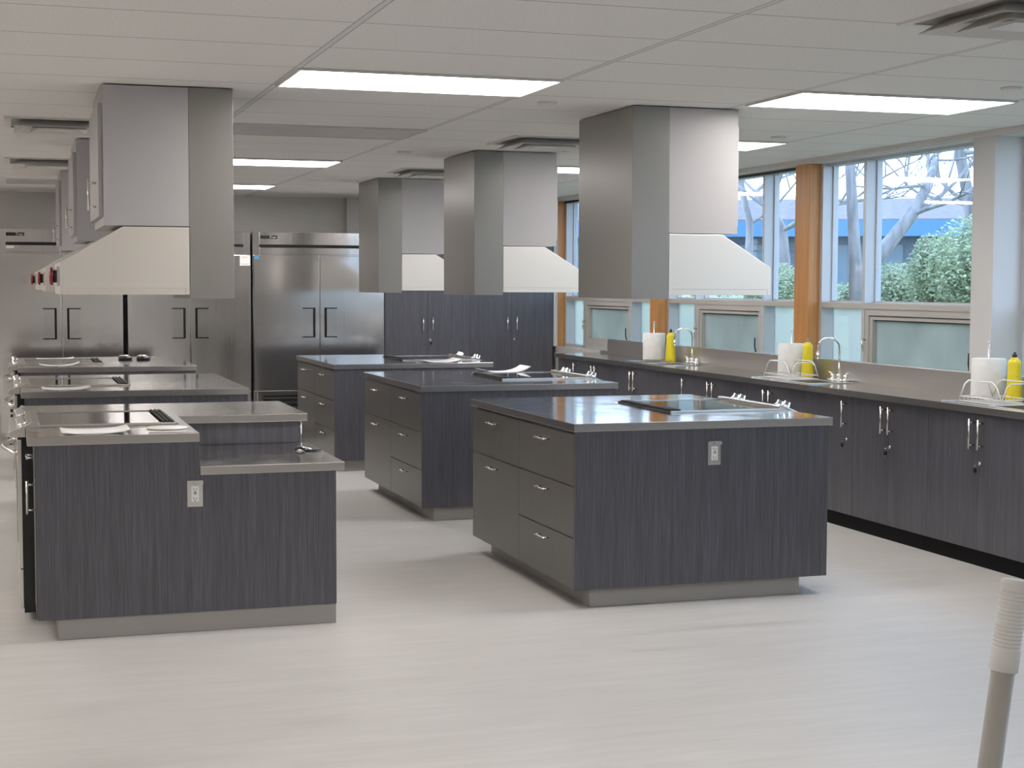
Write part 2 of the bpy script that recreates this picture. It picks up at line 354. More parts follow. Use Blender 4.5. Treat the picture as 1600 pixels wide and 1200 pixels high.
def diffuser(x0, y0, label):
    d_ = .61; t_ = thing('ceiling_vent', label, 'vent', (x0+.305, y0+.305, CZ-.05), 'square ceiling air diffusers')
    MB().box(x0, x0+.04, y0, y0+d_, CZ-.008, CZ).box(x0+d_-.04, x0+d_, y0, y0+d_, CZ-.008, CZ).box(x0+.04, x0+d_-.04, y0, y0+.04, CZ-.008, CZ).box(x0+.04, x0+d_-.04, y0+d_-.04, y0+d_, CZ-.008, CZ).build('flange', vent_w, t_)
    MB().box(x0+.04, x0+d_-.04, y0+.04, y0+d_-.04, CZ-.003, CZ).build('throat', throat_m, t_)
    cx, cy = x0+.305, y0+.305
    for (ro, ri, z0, z1) in ((.25, .19, CZ-.045, CZ-.006), (.16, .10, CZ-.05, CZ-.01)):
        mb = MB(); bm = mb.b
        # sloped square ring with thickness
        o1 = [(cx+a*ro, cy+c*ro) for a, c in ((-1,-1),(1,-1),(1,1),(-1,1))]; i1 = [(cx+a*ri, cy+c*ri) for a, c in ((-1,-1),(1,-1),(1,1),(-1,1))]
        vo = [bm.verts.new((*p, z0)) for p in o1]; vi = [bm.verts.new((*p, z1)) for p in i1]
        vo2 = [bm.verts.new((*p, z0+.003)) for p in o1]; vi2 = [bm.verts.new((*p, z1+.003)) for p in i1]
        for k in range(4):
            j = (k+1) % 4
            bm.faces.new((vo[k], vo[j], vi[j], vi[k])); bm.faces.new((vo2[j], vo2[k], vi2[k], vi2[j])); bm.faces.new((vo[j], vo[k], vo2[k], vo2[j])); bm.faces.new((vi[k], vi[j], vi2[j], vi2[k]))
        mb.build('louver', vent_w, t_)
    MB().box(cx-.08, cx+.08, cy-.08, cy+.08, CZ-.045, CZ-.035).build('center_plate', vent_w, t_)
diffuser(0., 9.30, 'square ceiling air vent left of the front left hood')
diffuser(0., 12.29, 'square ceiling air vent farther back, left of the second left hood')
diffuser(3.05, 9.40, 'square ceiling air vent between the two nearest right hoods')
diffuser(3.05, 12.29, 'square ceiling air vent beside the farthest right hood')
diffuser(3.05, 4.36, 'square ceiling air vent at the top right corner of the view')
for x_, y_, lab in ((2.665, 7.675, 'small round white ceiling sensor left of the largest hood'), (2.693, 10.83, 'small round white ceiling sensor above the middle aisle'),
                    (4.54, 6.38, 'small round white ceiling sensor above the near right counter'), (4.66, 8.96, 'small round white ceiling sensor near the windows')):
    tag(MB().lathe([(.045, 0), (.05, .006), (.052, .012)], x_, y_, CZ-.012, 20).build('ceiling_sensor', vent_w), lab, 'sensor', 'round ceiling sensors')

# ---------------------------------------------------------------- islands
ZT, ZU = .91, .87
def drawer(par, fx_, s, ya, yb, z0, z1, nm='drawer', hand='h', hz=None, m=lam_dr):
    """front on a plane x=fx_, facing direction s (+1/-1)"""
    g = .0012
    d = MB().box(fx_, fx_ - s*.02, ya+g, yb-g, z0+.0025, z1-.0025).build(nm, m, par, .001)
    yc = (ya+yb)/2
    if hand == 'h': bar_handle((fx_, yc-.08, hz or z1-.06), (fx_, yc+.08, hz or z1-.06), (s*.03, 0, 0), .005, d)
    elif hand: bar_handle((fx_, hand, hz), (fx_, hand, hz+.15), (s*.032, 0, 0), .006, d)
    return d
def island(xo, s, y0, y1, side, low=False):
    """xo: outer (cooking) edge of the worktop; s: direction from there to the drawer side"""
    X = lambda u: xo + s*u
    W = 1.41; out = []
    ya, yb = y0+.01, y1-.01
    ym = (ya+yb)/2
    nm = {'R': 'right', 'L': 'left'}[side]
    # worktop with a notch for the range
    ry0, ry1 = y0+.47, y0+1.25
    if not low:
        poly = [(X(W), y0), (X(0), y0), (X(0), ry0), (X(.70), ry0), (X(.70), ry1), (X(0), ry1), (X(0), y1), (X(W), y1)]
    else:
        poly = [(X(.745), y0), (X(0), y0), (X(0), ry0), (X(.70), ry0), (X(.70), ry1), (X(0), ry1), (X(0), y1), (X(W), y1), (X(W), y0+.945), (X(.745), y0+.945)]
    wt = MB().prism(poly, 'z', ZU, ZT).build('worktop', top, None, .0025)
    out.append(tag(wt, None, 'worktop'))
    # end panel facing the entrance
    if low:
        pts = [(X(.035), .094), (X(.035), ZU), (X(.7445), ZU), (X(.7445), .718), (X(1.37), .718), (X(1.37), .094)]
    else: pts = [(X(.02), .094), (X(.02), ZU), (X(1.40), ZU), (X(1.40), .094)]
    ep = MB().prism(pts, 'y', ya, ya+.02).build('end_panel', lam, None, .001); out.append(tag(ep, None, 'panel'))
    # plinth
    pa, pb = (.16, 1.31) if side == 'R' else (.12, 1.37)
    p0, p1 = (ya+.01 if low else ya+.03), yb-.08
    pl = MB().prism([(X(pa), p0), (X(pb), p0), (X(pb), p1), (X(pa), p1), (X(pa), ry1-.005), (X(.70), ry1-.005), (X(.70), ry0+.005), (X(pa), ry0+.005)], 'z', 0, .094)
    out.append(tag(pl.build('island_plinth', plinth_m, None, .003), None, 'plinth'))
    fin = X(1.40) if not low else X(1.37)   # drawer side plane
    if not low:
        # near cabinet: three drawers
        c = thing('base_cabinet', '', 'cabinet', (X(1.0), (ya+ym)/2, .094))
        MB().box(fin - (-s)*-.02, X(.71), ya+.021, ym-.001, .096, .868).build('body', lam_plain, c)
        drawer(c, fin, s, ya+.003 if False else ya+.021, ym, .60, .858, hz=.80); drawer(c, fin, s, ya+.021, ym, .346, .60, hz=.545); drawer(c, fin, s, ya+.021, ym, .094, .346, hz=.295)
        out.append(c)
    else:
        c = thing('base_cabinet', '', 'cabinet', (X(1.0), (ya+ym)/2, .094))
        MB().box(fin-s*.02, X(.76), ya+.021, y0+.944, .096, .715).build('body', lam_plain, c)
        drawer(c, fin, s, ya+.021, y0+.944, .094, .715, 'door', ya+.8, .5)
        out.append(c)
        lt = MB().box(X(.7455), X(1.41), y0, y0+.944, .718, .758).build('worktop', top, None, .0025); out.append(tag(lt, None, 'worktop'))
        bp = MB().box(X(.745), X(1.37), y0+.965, y0+.985, .758, ZU).build('back_panel', lam, None); out.append(tag(bp, None, 'panel'))
    # far cabinet: drawer above a door
    c = thing('base_cabinet', '', 'cabinet', (X(1.0), (ym+yb)/2, .094))
    yy = ym if not low else y0+.986
    MB().box(fin-s*.02, X(.71), yy+.001, yb, .096, .868).build('body', lam_plain, c)
    if low:
        drawer(c, fin, s, yy, yb, .094, .858, 'door', yy+.12, .70)
    else:
        drawer(c, fin, s, yy, yb, .60, .858, hz=.80); drawer(c, fin, s, yy, yb, .094, .60, 'door', hz=.545)
    out.append(c)
    # narrow cabinets either side of the range, on the cooking side
    for k, (a, b_) in enumerate(((ya+.021, ry0-.003), (ry1+.003, yb))):
        c = thing('base_cabinet', '', 'cabinet', (X(.4), (a+b_)/2, .094))
        MB().box(X(.05), X(.70), a, b_, .096, .868).build('body', lam_plain, c)
        drawer(c, X(.03), -s, a, b_, .72, .858, hz=.80)
        drawer(c, X(.03), -s, a, b_, .094, .72, 'door', (a+.13) if k == 0 else b_-.1, .55)
        out.append(c)
    # the range
    r = thing('kitchen_range', '', 'range', (X(.35), (ry0+ry1)/2, 0))
    a, b_ = ry0+.008, ry1-.008
    MB().box(X(-.018), X(.685), a, b_, .04, .865).box(X(.0), X(.685), a, b_, .865, .905).build('body', black, r)
    MB().box(X(.06), X(.62), a+.012, b_-.012, .9055, .917).build('cooktop_glass', glasstop, r)
    MB().box(X(.04), X(.69), a-.004, a+.012, .911, .921).build('side_trim', satin, r)
    MB().box(X(.04), X(.69), b_-.012, b_+.004, .911, .921).build('side_trim', satin, r)
    rv = MB().box(X(.63), X(.688), a+.012, b_-.012, .906, .919).build('rear_vent', black, r)
    vb = MB()
    for k in range(3): vb.box(X(.628+.02*k), X(.638+.02*k), a+.02, b_-.02, .919, .927)
    vb.build('vent_ribs', blackm, rv)
    cp = MB().prism([(X(.06), .9055), (X(.06), .935), (X(.03), .935), (X(-.075), .892), (X(-.075), .866), (X(.0), .866), (X(.0), .9055)], 'y', a, b_).build('control_panel', satin, r, .003)
    for q in (.07, .15, b_-a-.15, b_-a-.07):
        yk = a+q; nrm = Vector((-s*.406, 0, .914)); p = Vector((X(-.015), yk, .9165))
        MB().tube([p, p+nrm*.012, p+nrm*.013, p+nrm*.036], [.026, .026, .021, .019], 16).build('knob', chrome, cp)
    od = MB().box(X(-.040), X(-.0185), a+.003, b_-.003, .25, .855).build('oven_door', satin, r, .003)
    MB().box(X(-.042), X(-.0402), a+.09, b_-.09, .36, .70).build('oven_window', black, od)
    hp = [(X(-.038), a+.04, .79)] + [(X(-.045*math.sin(pi*k/10)-.055), a+.04+(b_-a-.08)*k/10, .79) for k in range(0, 11)] + [(X(-.038), b_-.04, .79)]
    MB().tube(hp, .014, 10).build('handle', satin, od)
    MB().box(X(-.036), X(-.0185), a+.003, b_-.003, .06, .245).build('storage_drawer', satin, r, .003)
    for fu in (.08, .60):
        for fy in (a+.04, b_-.08): MB().box(X(fu), X(fu+.04), fy, fy+.04, 0, .04).build('foot', blackm, r)
    out.append(r)
    return out
ordn = {'R': ('right-hand front island, nearest the windows', 'right-hand middle island', 'right-hand far island'),
        'L': ('left front stepped island', 'left middle island', 'left far island')}
def lab_island(ts, wh, low):
    seq = (['brushed steel upper worktop of the %s', 'dark streaked laminate end panel of the %s', 'grey recessed plinth under the %s'] +
           ([ 'dark cabinet under the lowered worktop of the %s', 'lowered steel worktop of the %s', 'dark upstand panel behind the lowered worktop of the %s'] if low else ['dark three-drawer cabinet on the aisle side of the %s']) +
           ['dark cabinet at the far end of the %s, aisle side', 'narrow dark cabinet before the range, %s', 'narrow dark cabinet beyond the range, %s', 'black and steel electric range in the %s'])
    for t_, q in zip(ts, seq): t_['label'] = q % wh
grp = {'worktop': 'steel island worktops', 'end_panel': 'island end panels', 'island_plinth': 'island plinths', 'base_cabinet': 'island base cabinets', 'kitchen_range': 'ranges in the islands', 'back_panel': 'island end panels'}
RY = (7.07, 10.02, 12.94); LY = (7.115, 10.12, 13.05)
R1 = island(4.01, -1, RY[0], RY[0]+1.77, 'R'); lab_island(R1, ordn['R'][0], False)
for k in (1, 2):
    cs = [copy_tree(t_, (0, RY[k]-RY[0], 0)) for t_ in R1]; lab_island(cs, ordn['R'][k], False)
L1 = island(.073, 1, LY[0], LY[0]+1.85, 'L', True); lab_island(L1, ordn['L'][0], True)
L2 = island(.073, 1, LY[1], LY[1]+1.78, 'L'); lab_island(L2, ordn['L'][1], False)
cs = [copy_tree(t_, (0, LY[2]-LY[1], 0)) for t_ in L2]; lab_island(cs, ordn['L'][2], False)
for o in list(COL.objects):
    if o.parent is None and o.name.split('.')[0] in grp: o['group'] = grp[o.name.split('.')[0]]

# outlets
def outlet(cx, cz, y, label):
    t_ = thing('power_outlet', label, 'outlet', (cx, y, cz-.06), 'outlets on the island end panels')
    MB().box(cx-.035, cx+.035, y-.005, y, cz-.06, cz+.058).build('cover_plate', satin, t_, .001)
    rc = MB().box(cx-.017, cx+.017, y-.009, y-.005, cz-.036, cz+.034).build('receptacle', white, t_, .001)
    sl = MB()
    for z_ in (-.024, .018):
        sl.box(cx-.008, cx-.0055, y-.0098, y-.009, cz+z_-.002, cz+z_+.007); sl.box(cx+.005, cx+.0075, y-.0098, y-.009, cz+z_-.002, cz+z_+.006); sl.box(cx-.0025, cx+.0025, y-.0098, y-.009, cz+z_-.009, cz+z_-.005)
    sl.box(cx-.007, cx+.007, y-.0105, y-.009, cz-.002, cz+.001).box(cx-.007, cx+.007, y-.0105, y-.009, cz+.004, cz+.007)
    sl.build('slots', blackm, rc)
    MB().box(cx-.035, cx+.035, y-.012, y-.005, cz+.054, cz+.060).box(cx-.003, cx+.036, y-.016, y-.006, cz+.042, cz+.056).build('hinge_tab', satin, t_)
outlet(3.348, .747, RY[0]+.01, 'small steel-plated power outlet on the right-hand front island')
outlet(.795, .635, LY[0]+.01, 'small steel-plated power outlet on the left front island')

# ---------------------------------------------------------------- hoods
def hood(xc, s, y0):
    """xc: plane where chase meets cabinet; s: direction from chase to cooking side"""
    X = lambda u: xc + s*u
    y1 = y0+.80
    c = thing('hood_cabinet', '', 'cabinet', (xc, (y0+y1)/2, 1.51))
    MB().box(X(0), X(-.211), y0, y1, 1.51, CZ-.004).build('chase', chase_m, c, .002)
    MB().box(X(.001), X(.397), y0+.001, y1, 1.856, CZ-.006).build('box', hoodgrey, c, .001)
    d = MB().box(X(.398), X(.418), y0+.035, y1-.005, 1.90, CZ-.09).build('door', hoodgrey, c, .001)
    bar_handle((X(.418), y0+.24, 1.935), (X(.418), y0+.24, 2.085), (s*.036, 0, 0), .006, d)
    MB().box(X(.418), X(.42), y0+.235, y0+.245, 2.20, 2.212).build('catch', chrome, d)
    h = thing('range_hood', '', 'range hood', (X(.3), (y0+y1)/2, 1.53))
    prof = [(X(.002), 1.53), (X(.002), 1.852), (X(.311), 1.852), (X(.60), 1.678), (X(.60), 1.53), (X(.58), 1.53), (X(.58), 1.56), (X(.022), 1.56), (X(.022), 1.53)]
    cn = MB().prism(prof, 'y', y0, y1).build('canopy', canopy_m, h, .002)
    ends = MB().box(X(.022), X(.58), y0+.001, y0+.012, 1.53, 1.56).box(X(.022), X(.58), y1-.012, y1-.001, 1.53, 1.56).build('lip', canopy_m, h)
    fl = MB()
    for k in range(9): fl.box(X(.06+.055*k), X(.10+.055*k), y0+.03, y1-.03, 1.548, 1.56)
    fl.build('grease_filter', satin, h)
    if s > 0: return [c, h]
    ind = MB().box(X(.60), X(.612), y0+.02, y0+.09, 1.57, 1.66).build('indicator_bracket', chrome, h)
    MB().tube([(X(.612), y0+.05, 1.615), (X(.630), y0+.05, 1.615)], .030, 20).build('indicator_housing', black, ind)
    MB().tube([(X(.630), y0+.05, 1.615), (X(.640), y0+.05, 1.615), (X(.646), y0+.05, 1.615)], [.042, .042, .034], 20).build('red_lens', red, ind)['label'] = 'dark red round lens'
    return [c, h]
HR = hood(3.328, 1, 7.62); HL = hood(.837, -1, 7.62)
wh = {1: ('nearest right island', 'middle right island', 'far right island'), -1: ('nearest left island', 'middle left island', 'far left island')}
for H, s in ((HR, 1), (HL, -1)):
    for k in range(3):
        cs = H if k == 0 else [copy_tree(t_, (0, (10.52, 13.49)[k-1]-7.62, 0)) for t_ in H]
        cs[0]['label'] = 'grey cabinet and duct chase hanging over the %s' % wh[s][k]; cs[0]['group'] = 'ceiling-hung hood cabinets'
        cs[1]['label'] = 'pale steel sloped range hood over the %s' % wh[s][k]; cs[1]['group'] = 'sloped range hoods'

# ---------------------------------------------------------------- refrigerators
FY = 16.0
def text_mesh(txt, size, m, parent, loc, name='lettering'):
    cu = bpy.data.curves.new(name, 'FONT'); cu.body = txt; cu.size = size; cu.extrude = .0006; cu.align_x = 'CENTER'; cu.shear = .25
    tmp = bpy.data.objects.new(name, cu); COL.objects.link(tmp)
    dg = bpy.context.evaluated_depsgraph_get(); me = bpy.data.meshes.new_from_object(tmp.evaluated_get(dg))
    bpy.data.objects.remove(tmp); me.materials.clear(); me.materials.append(m)
    o = bpy.data.objects.new(name, me); COL.objects.link(o); o.parent = parent
    o.location = Vector(loc) - wloc(parent); o.rotation_euler = (pi/2, 0, 0)
    return o
def fridge(x0, x1, label, badge, hy=FY):
    t_ = thing('refrigerator', label, 'refrigerator', ((x0+x1)/2, hy+.4, 0), 'steel reach-in refrigerators')
    MB().box(x0, x1, hy+.03, hy+.80, .12, 2.115).build('cabinet_body', brushed, t_, .002)
    xm = (x0+x1)/2
    for k, (a, b_) in enumerate(((x0+.002, xm-.004), (xm+.004, x1-.002))):
        d = MB().box(a, b_, hy-.02, hy+.03, .487, 1.878).build('door', brushed, t_, .004)
        e = b_ if k == 0 else a; sg = -1 if k == 0 else 1
        rp = MB().box(e+sg*.05, e+sg*.17, hy-.0225, hy-.02, 1.045, 1.33).build('handle_recess', recess_m, d)
        MB().box(e+sg*.045, e+sg*.066, hy-.034, hy-.0225, 1.035, 1.342).box(e+sg*.066, e+sg*.175, hy-.034, hy-.0225, 1.331, 1.342).box(e+sg*.066, e+sg*.175, hy-.034, hy-.0225, 1.035, 1.046).build('handle', black, d)
    hd = MB().box(x0+.07, x1-.07, hy-.012, hy+.03, 1.985, 2.112).box(x0+.07, x1-.07, hy-.012, hy+.03, 1.89, 1.955).build('header_panel', brushed, t_, .002)
    MB().box(x0+.07, x1-.07, hy+.012, hy+.0299, 1.955, 1.985).build('header_slot', blackm, t_)
    gr = MB().box(x0+.04, x1-.04, hy+.0, hy+.03, .44, .475)
    for k in range(7): gr.box(x0+.09, x1-.09, hy, hy+.03, .405-.05*k, .425-.05*k)
    gr.box(x0+.04, x0+.09, hy, hy+.03, .08, .44).box(x1-.09, x1-.04, hy, hy+.03, .08, .44)
    gr.build('grille', brushed, t_)
    MB().box(x0+.09, x1-.09, hy+.022, hy+.0295, .13, .44).build('grille_shadow_box', blackm, t_)
    for fx_ in (x0+.06, x1-.10):
        for fy in (hy+.06, hy+.70): MB().box(fx_, fx_+.04, fy, fy+.04, 0, .12).build('foot', blackm, t_)
    bx_ = x0+.075
    bd = MB().box(bx_, bx_+.17, hy-.016, hy-.012, 2.045, 2.078).build('badge', blackm, hd)
    text_mesh('True', .036, white, bd, (bx_+.12, hy-.0165, 2.05))
    return t_
fridge(-.075, 1.098, 'double-door steel refrigerator at the left edge, behind the left hoods', 1)
fridge(1.145, 2.366, 'double-door steel refrigerator with white notice, second from the left', 1)
fridge(2.392, 3.755, 'wide double-door steel refrigerator nearest the dark tall cabinets', 1)
p_ = MB().box(2.255, 2.36, FY-.0225, FY-.0205, 1.77, 1.872).build('notice_sheet', paper); tag(p_, 'small white paper notice at the top corner of a refrigerator door', 'notice')
gp_ = mat('grey_print', (.25, .25, .25), .8)
for z_ in (1.853, 1.784): MB().box(2.275, 2.34, FY-.0233, FY-.0226, z_, z_+.003).build('printed_line', gp_, p_)
s_ = MB().box(2.402, 2.452, FY-.0222, FY-.0205, 1.835, 1.868).build('sticker', blue_st); tag(s_, 'small blue sticker beside the seam of the widest refrigerator', 'sticker')
s_ = MB().box(.0, .075, FY-.0145, FY-.0125, 1.925, 1.95).build('sticker', white); tag(s_, 'small white label strip on the leftmost refrigerator header', 'sticker')

# ---------------------------------------------------------------- tall cabinets on the back wall
def lock(x, y, z, parent, key=True, axis='y'):
    mb = MB(); d = Vector((0, -1, 0)) if axis == 'y' else Vector((-1, 0, 0)); p = Vector((x, y, z))
    lk = mb.tube([p, p+d*.012, p+d*.014], [.012, .012, .010], 14).build('lock', chrome, parent)
    if key:
        q = p+d*.014; mk = MB()
        if axis == 'y': mk.box(q.x-.0015, q.x+.0015, q.y-.03, q.y, q.z-.006, q.z+.006)
        else: mk.box(q.x-.03, q.x, q.y-.0015, q.y+.0015, q.z-.006, q.z+.006)
        e = q + d*.026
        mk.tube([e, e+Vector((0, 0, -.014)), e+Vector((0, 0, -.02))], .0022, 6)
        k_ = mk.build('key', chrome, lk)
        MB().tube([e+Vector((0, 0, -.02)), e+Vector((0, 0, -.046))], .010, 8).build('key_fob', blackm, lk)
        MB().box(e.x-.002, e.x+.002, e.y-.004, e.y+.004, e.z-.072, e.z-.046).build('spare_key', chrome, lk)
    return lk
TX = (3.765, 4.695, 5.632)
for i, lb in ((0, 'tall dark two-door cabinet against the refrigerators'), (1, 'tall dark two-door cabinet in the corner by the windows')):
    a, b_ = TX[i], TX[i+1]; m_ = (a+b_)/2
    t_ = thing('tall_cabinet', lb, 'cabinet', (m_, FY+.3, 0), 'tall storage cabinets')
    MB().box(a, b_, FY+.021, FY+.60, .1, 2.07).build('body', lam_plain, t_)
    MB().box(a, b_, FY+.05, FY+.58, 0, .1).build('toe_kick', kick_m, t_)
    for k, (p, q) in enumerate(((a+.001, m_-.0015), (m_+.0015, b_-.001))):
        d = MB().box(p, q, FY, FY+.02, .1, 2.07).build('door', lam, t_)
        hx = m_ + (-.055 if k == 0 else .05)
        bar_handle((hx, FY, 1.10), (hx, FY, 1.24), (0, -.032, 0), .007, d)
        if k == 1: lock(m_+.025, FY, 1.00, d, key=(i == 0))

# ---------------------------------------------------------------- sink counter along the windows
CX0, CX1 = 5.15, 5.64
YE, YN = 14.6, 6.365
SINK = (12.0, 9.52, 7.07); SL, SW0, SW1 = .84, 5.20, 5.555
wt = MB(); ys = [YN]
for y_ in sorted(SINK): ys += [y_, y_+SL]
ys.append(YE)
for k in range(0, len(ys), 2): wt.box(CX0, CX1, ys[k] - (.025 if k == 0 else 0), ys[k+1], ZU, ZT)
for y_ in SINK: wt.box(CX0, SW0+.02, y_, y_+SL, ZU, ZT).box(SW1-.02-.0, CX1, y_, y_+SL, ZU, ZT)
tag(wt.build('worktop', top, None, 0), 'long steel worktop running under the windows, holding the sinks', 'worktop')
tag(MB().box(CX1+.001, XW-.008, YN, 14.4, .89, 1.052).build('backsplash', splash_m, None, .003), 'raised steel backsplash along the window side of the long worktop', 'backsplash')
tag(MB().box(CX1+.001, XW-.008, 14.401, YE, .89, .935).build('counter_curb', splash_m, None, .002), 'low steel curb at the far end of the window worktop', 'backsplash')
tag(MB().box(5.21, 5.62, YN, YE-.02, 0, .094).build('toe_kick', kick_m), 'black toe kick under the long window counter', 'toe kick')
FX = 5.19
tag(MB().box(FX, 5.62, YN-.02, YN-.0005, 0, .868).build('end_panel', lam), 'dark laminate panel closing the near end of the window counter', 'panel')
units = []   # (ya, yb, type)
for k in range(-1, 3):
    b0 = 8.90 + 2.535*k
    units += [('s', b0, b0+.655), ('d', b0+.655, b0+1.665), ('d', b0+1.665, b0+2.535)]
names = 0
posn = {}
for ty, a, b_ in units:
    if a > 14.5 or b_ < 6.5: continue
    b_ = min(b_, YE-.02); a = max(a, YN)
    if b_-a < .2: continue
    t_ = thing('base_cabinet', '', 'cabinet', (5.4, (a+b_)/2, .094), 'base cabinets under the window counter')
    zi = .868
    if any(a < y_+SL and b_ > y_ for y_ in SINK): zi = .70
    MB().box(FX+.02, 5.62, a+.001, b_-.001, .096, zi).build('body', lam_plain, t_)
    if zi < .8: MB().box(FX+.02, FX+.03, a+.001, b_-.001, zi, .868).build('rail', lam_plain, t_)
    m_ = (a+b_)/2
    if ty == 'd' and b_-a > .6:
        for k, (p, q) in enumerate(((a+.0015, m_-.0015), (m_+.0015, b_-.0015))):
            d = MB().box(FX, FX+.02, p, q, .094, .866).build('door', lam, t_, .001)
            hy = m_ + (.042, -.042)[1-k]
            bar_handle((FX, hy, .665), (FX, hy, .835), (-.034, 0, 0), .0065, d)
            if k == 0: lock(FX, m_-.03, .585, d, True, 'x')
    else:
        d = MB().box(FX, FX+.02, a+.0015, b_-.0015, .094, .866).build('door', lam, t_, .001)
        bar_handle((FX, a+.085, .665), (FX, a+.085, .835), (-.034, 0, 0), .0065, d)
        lock(FX, a+.06, .585, d, True, 'x')
    posn[round((a+b_)/2, 2)] = t_
ordw = ['first', 'second', 'third', 'fourth', 'fifth', 'sixth', 'seventh', 'eighth', 'ninth', 'tenth', 'eleventh', 'twelfth']
for k, y_ in enumerate(sorted(posn, reverse=True)):
    c = posn[y_]; nd = len([o for o in COL.objects if o.parent == c and o.name.startswith('door')])
    c['label'] = 'dark %s-door cabinet under window counter, %s from far end' % ('two' if nd == 2 else 'one', ordw[k])

# sinks
def sink(y0):
    t_ = thing('sink', '', 'sink', (5.38, y0+SL/2, .70), 'steel sinks in the window counter')
    x0, x1, y1, z = SW0, SW1, y0+SL, ZT
    mb = MB(); r = .028
    ym = y0+SL*.5
    # rim
    mb.box(x0, x1, y0-.012, y0+r, z, z+.006).box(x0, x1, y1-r, y1+.012, z, z+.006).box(x0, x0+r, y0+r, y1-r, z, z+.006).box(x1-.07, x1, y0+r, y1-r, z, z+.006).box(x0+r, x1-.07, ym-.015, ym+.015, z, z+.006)
    mb.build('rim', satin, t_, .002)
    for (a, b_) in ((y0+r, ym-.015), (ym+.015, y1-r)):
        q = MB(); xa, xb = x0+r, x1-.07; th = .002
        q.box(xa, xa+th, a, b_, z-.17, z).box(xb-th, xb, a, b_, z-.17, z).box(xa+th, xb-th, a, a+th, z-.17, z).box(xa+th, xb-th, b_-th, b_, z-.17, z).box(xa, xb, a, b_, z-.172, z-.17)
        bo = q.build('basin', satin, t_)
        MB().lathe([(.03, 0), (.035, .002), (.012, .003)], (xa+xb)/2, (a+b_)/2, z-.17, 18).build('drain', chrome, bo)
    return t_
SK = [sink(SINK[0])]; SK += [copy_tree(SK[0], (0, y_-SINK[0], 0)) for y_ in SINK[1:]]
wsink = ('far sink by the first wooden column', 'middle sink below the near wooden column', 'near sink at the right edge of the view')
for o, q in zip(SK, wsink): o['label'] = 'two-basin steel ' + q
# faucets: gooseneck with two lever handles
def faucet(y, label):
    x = 5.60 - .0
    t_ = thing('faucet', label, 'faucet', (x, y, ZT), 'gooseneck faucets')
    MB().box(x-.028, x+.028, y-.12, y+.12, ZT, ZT+.012).build('base_plate', chrome, t_, .005)
    MB().lathe([(.02, 0), (.02, .03), (.014, .04)], x, y, ZT+.012, 16).build('hub', chrome, t_)
    H = .23; R = .075; d = Vector((-.86, .50, 0)).normalized()
    path = [(x, y, ZT+.05), (x, y, ZT+H)]
    for k in range(1, 13):
        a = pi*k/12*1.0; q = Vector((x, y, ZT+H)) + d*(R-R*math.cos(a)) + Vector((0, 0, R*math.sin(a))); path.append(tuple(q))
    e = Vector(path[-1]); path.append((e.x, e.y, e.z-.03))
    MB().tube(path, .0075, 10).build('spout', chrome, t_)
    MB().tube([(e.x, e.y, e.z-.03), (e.x, e.y, e.z-.075)], .011, 12).build('aerator', chrome, t_)
    for sg in (-1, 1):
        yy = y+sg*.09
        h = MB().lathe([(.018, 0), (.016, .02), (.013, .035)], x, yy, ZT+.012, 14); h.tube([(x, yy, ZT+.045), (x-.01, yy+sg*.045, ZT+.062)], .007, 8)
        h.build('lever', chrome, t_)
    return t_
F = faucet(12.30, 'chrome gooseneck faucet at the far sink')
copy_tree(F, (0, 9.80-12.30, 0), 'chrome gooseneck faucet at the middle sink')
copy_tree(F, (0, 7.33-12.30, 0), 'chrome gooseneck faucet at the near sink, beyond the right edge')
# towel rolls on holders
def towel(y, x, wh_):
    h = thing('towel_holder', 'upright steel rod holder inside the paper roll %s' % wh_, 'towel holder', (x, y, ZT), 'paper towel holders')
    MB().lathe([(.075, 0), (.075, .008), (.05, .010)], x, y, ZT, 24).build('base', blackm, h)
    MB().tube([(x, y, ZT+.010), (x, y, ZT+.335)], .005, 10).build('rod', satin, h)
    MB().lathe([(.004, 0), (.009, .006), (.004, .014)], x, y, ZT+.335, 12).build('tip', chrome, h)
    r = MB().lathe([(.02, 0), (.098, 0), (.1, .004), (.1, .231), (.098, .235), (.02, .235)], x, y, ZT+.0105, 40, closed=True).build('paper_towel_roll', paper)
    tag(r, 'thick white paper towel roll %s' % wh_, 'paper towel', 'paper towel rolls')
towel(12.90, 5.50, 'by the far sink'); towel(10.38, 5.53, 'by the middle sink'); towel(7.94, 5.535, 'by the near right sink')
# bottles
def bottle(x, y, wh_, cap):
    t_ = thing('soap_bottle', 'yellow dish soap bottle %s' % wh_, 'bottle', (x, y, ZT), 'yellow soap bottles')
    MB().lathe([(.030, 0), (.044, .004), (.045, .03), (.041, .10), (.036, .17), (.035, .20), (.037, .225), (.034, .24), (.018, .258), (.013, .262)], x, y, ZT, 24, sx=1.0, sy=1.15).build('bottle_body', yellow, t_)
    MB().lathe([(.014, 0), (.015, .004), (.013, .016), (.008, .02), (.006, .03)], x, y, ZT+.262, 16).build('cap', cap, t_)
    mk = MB()
    d = Vector((-x, -y, 0)).normalized(); a = Vector((-d.y, d.x, 0))
    for k, (z_, w_) in enumerate(((.15, .006), (.125, .004), (.10, .005), (.075, .004), (.05, .006), (.035, .004))):
        p = Vector((x, y, ZT+z_)) + d*.0395 + a*.010
        mk.tube([p - a*w_, p + a*w_ + Vector((0, 0, .003))], .0012, 5)
    mk.build('label_marks', blackm, t_)
capb = mat('black_cap', (.02, .02, .02), .4); capt = mat('tan_cap', (.35, .22, .12), .4)
bottle(5.53, 12.60, 'by the far sink', capb); bottle(5.56, 10.19, 'by the middle sink', capt); bottle(5.55, 7.71, 'by the near right sink', capb)
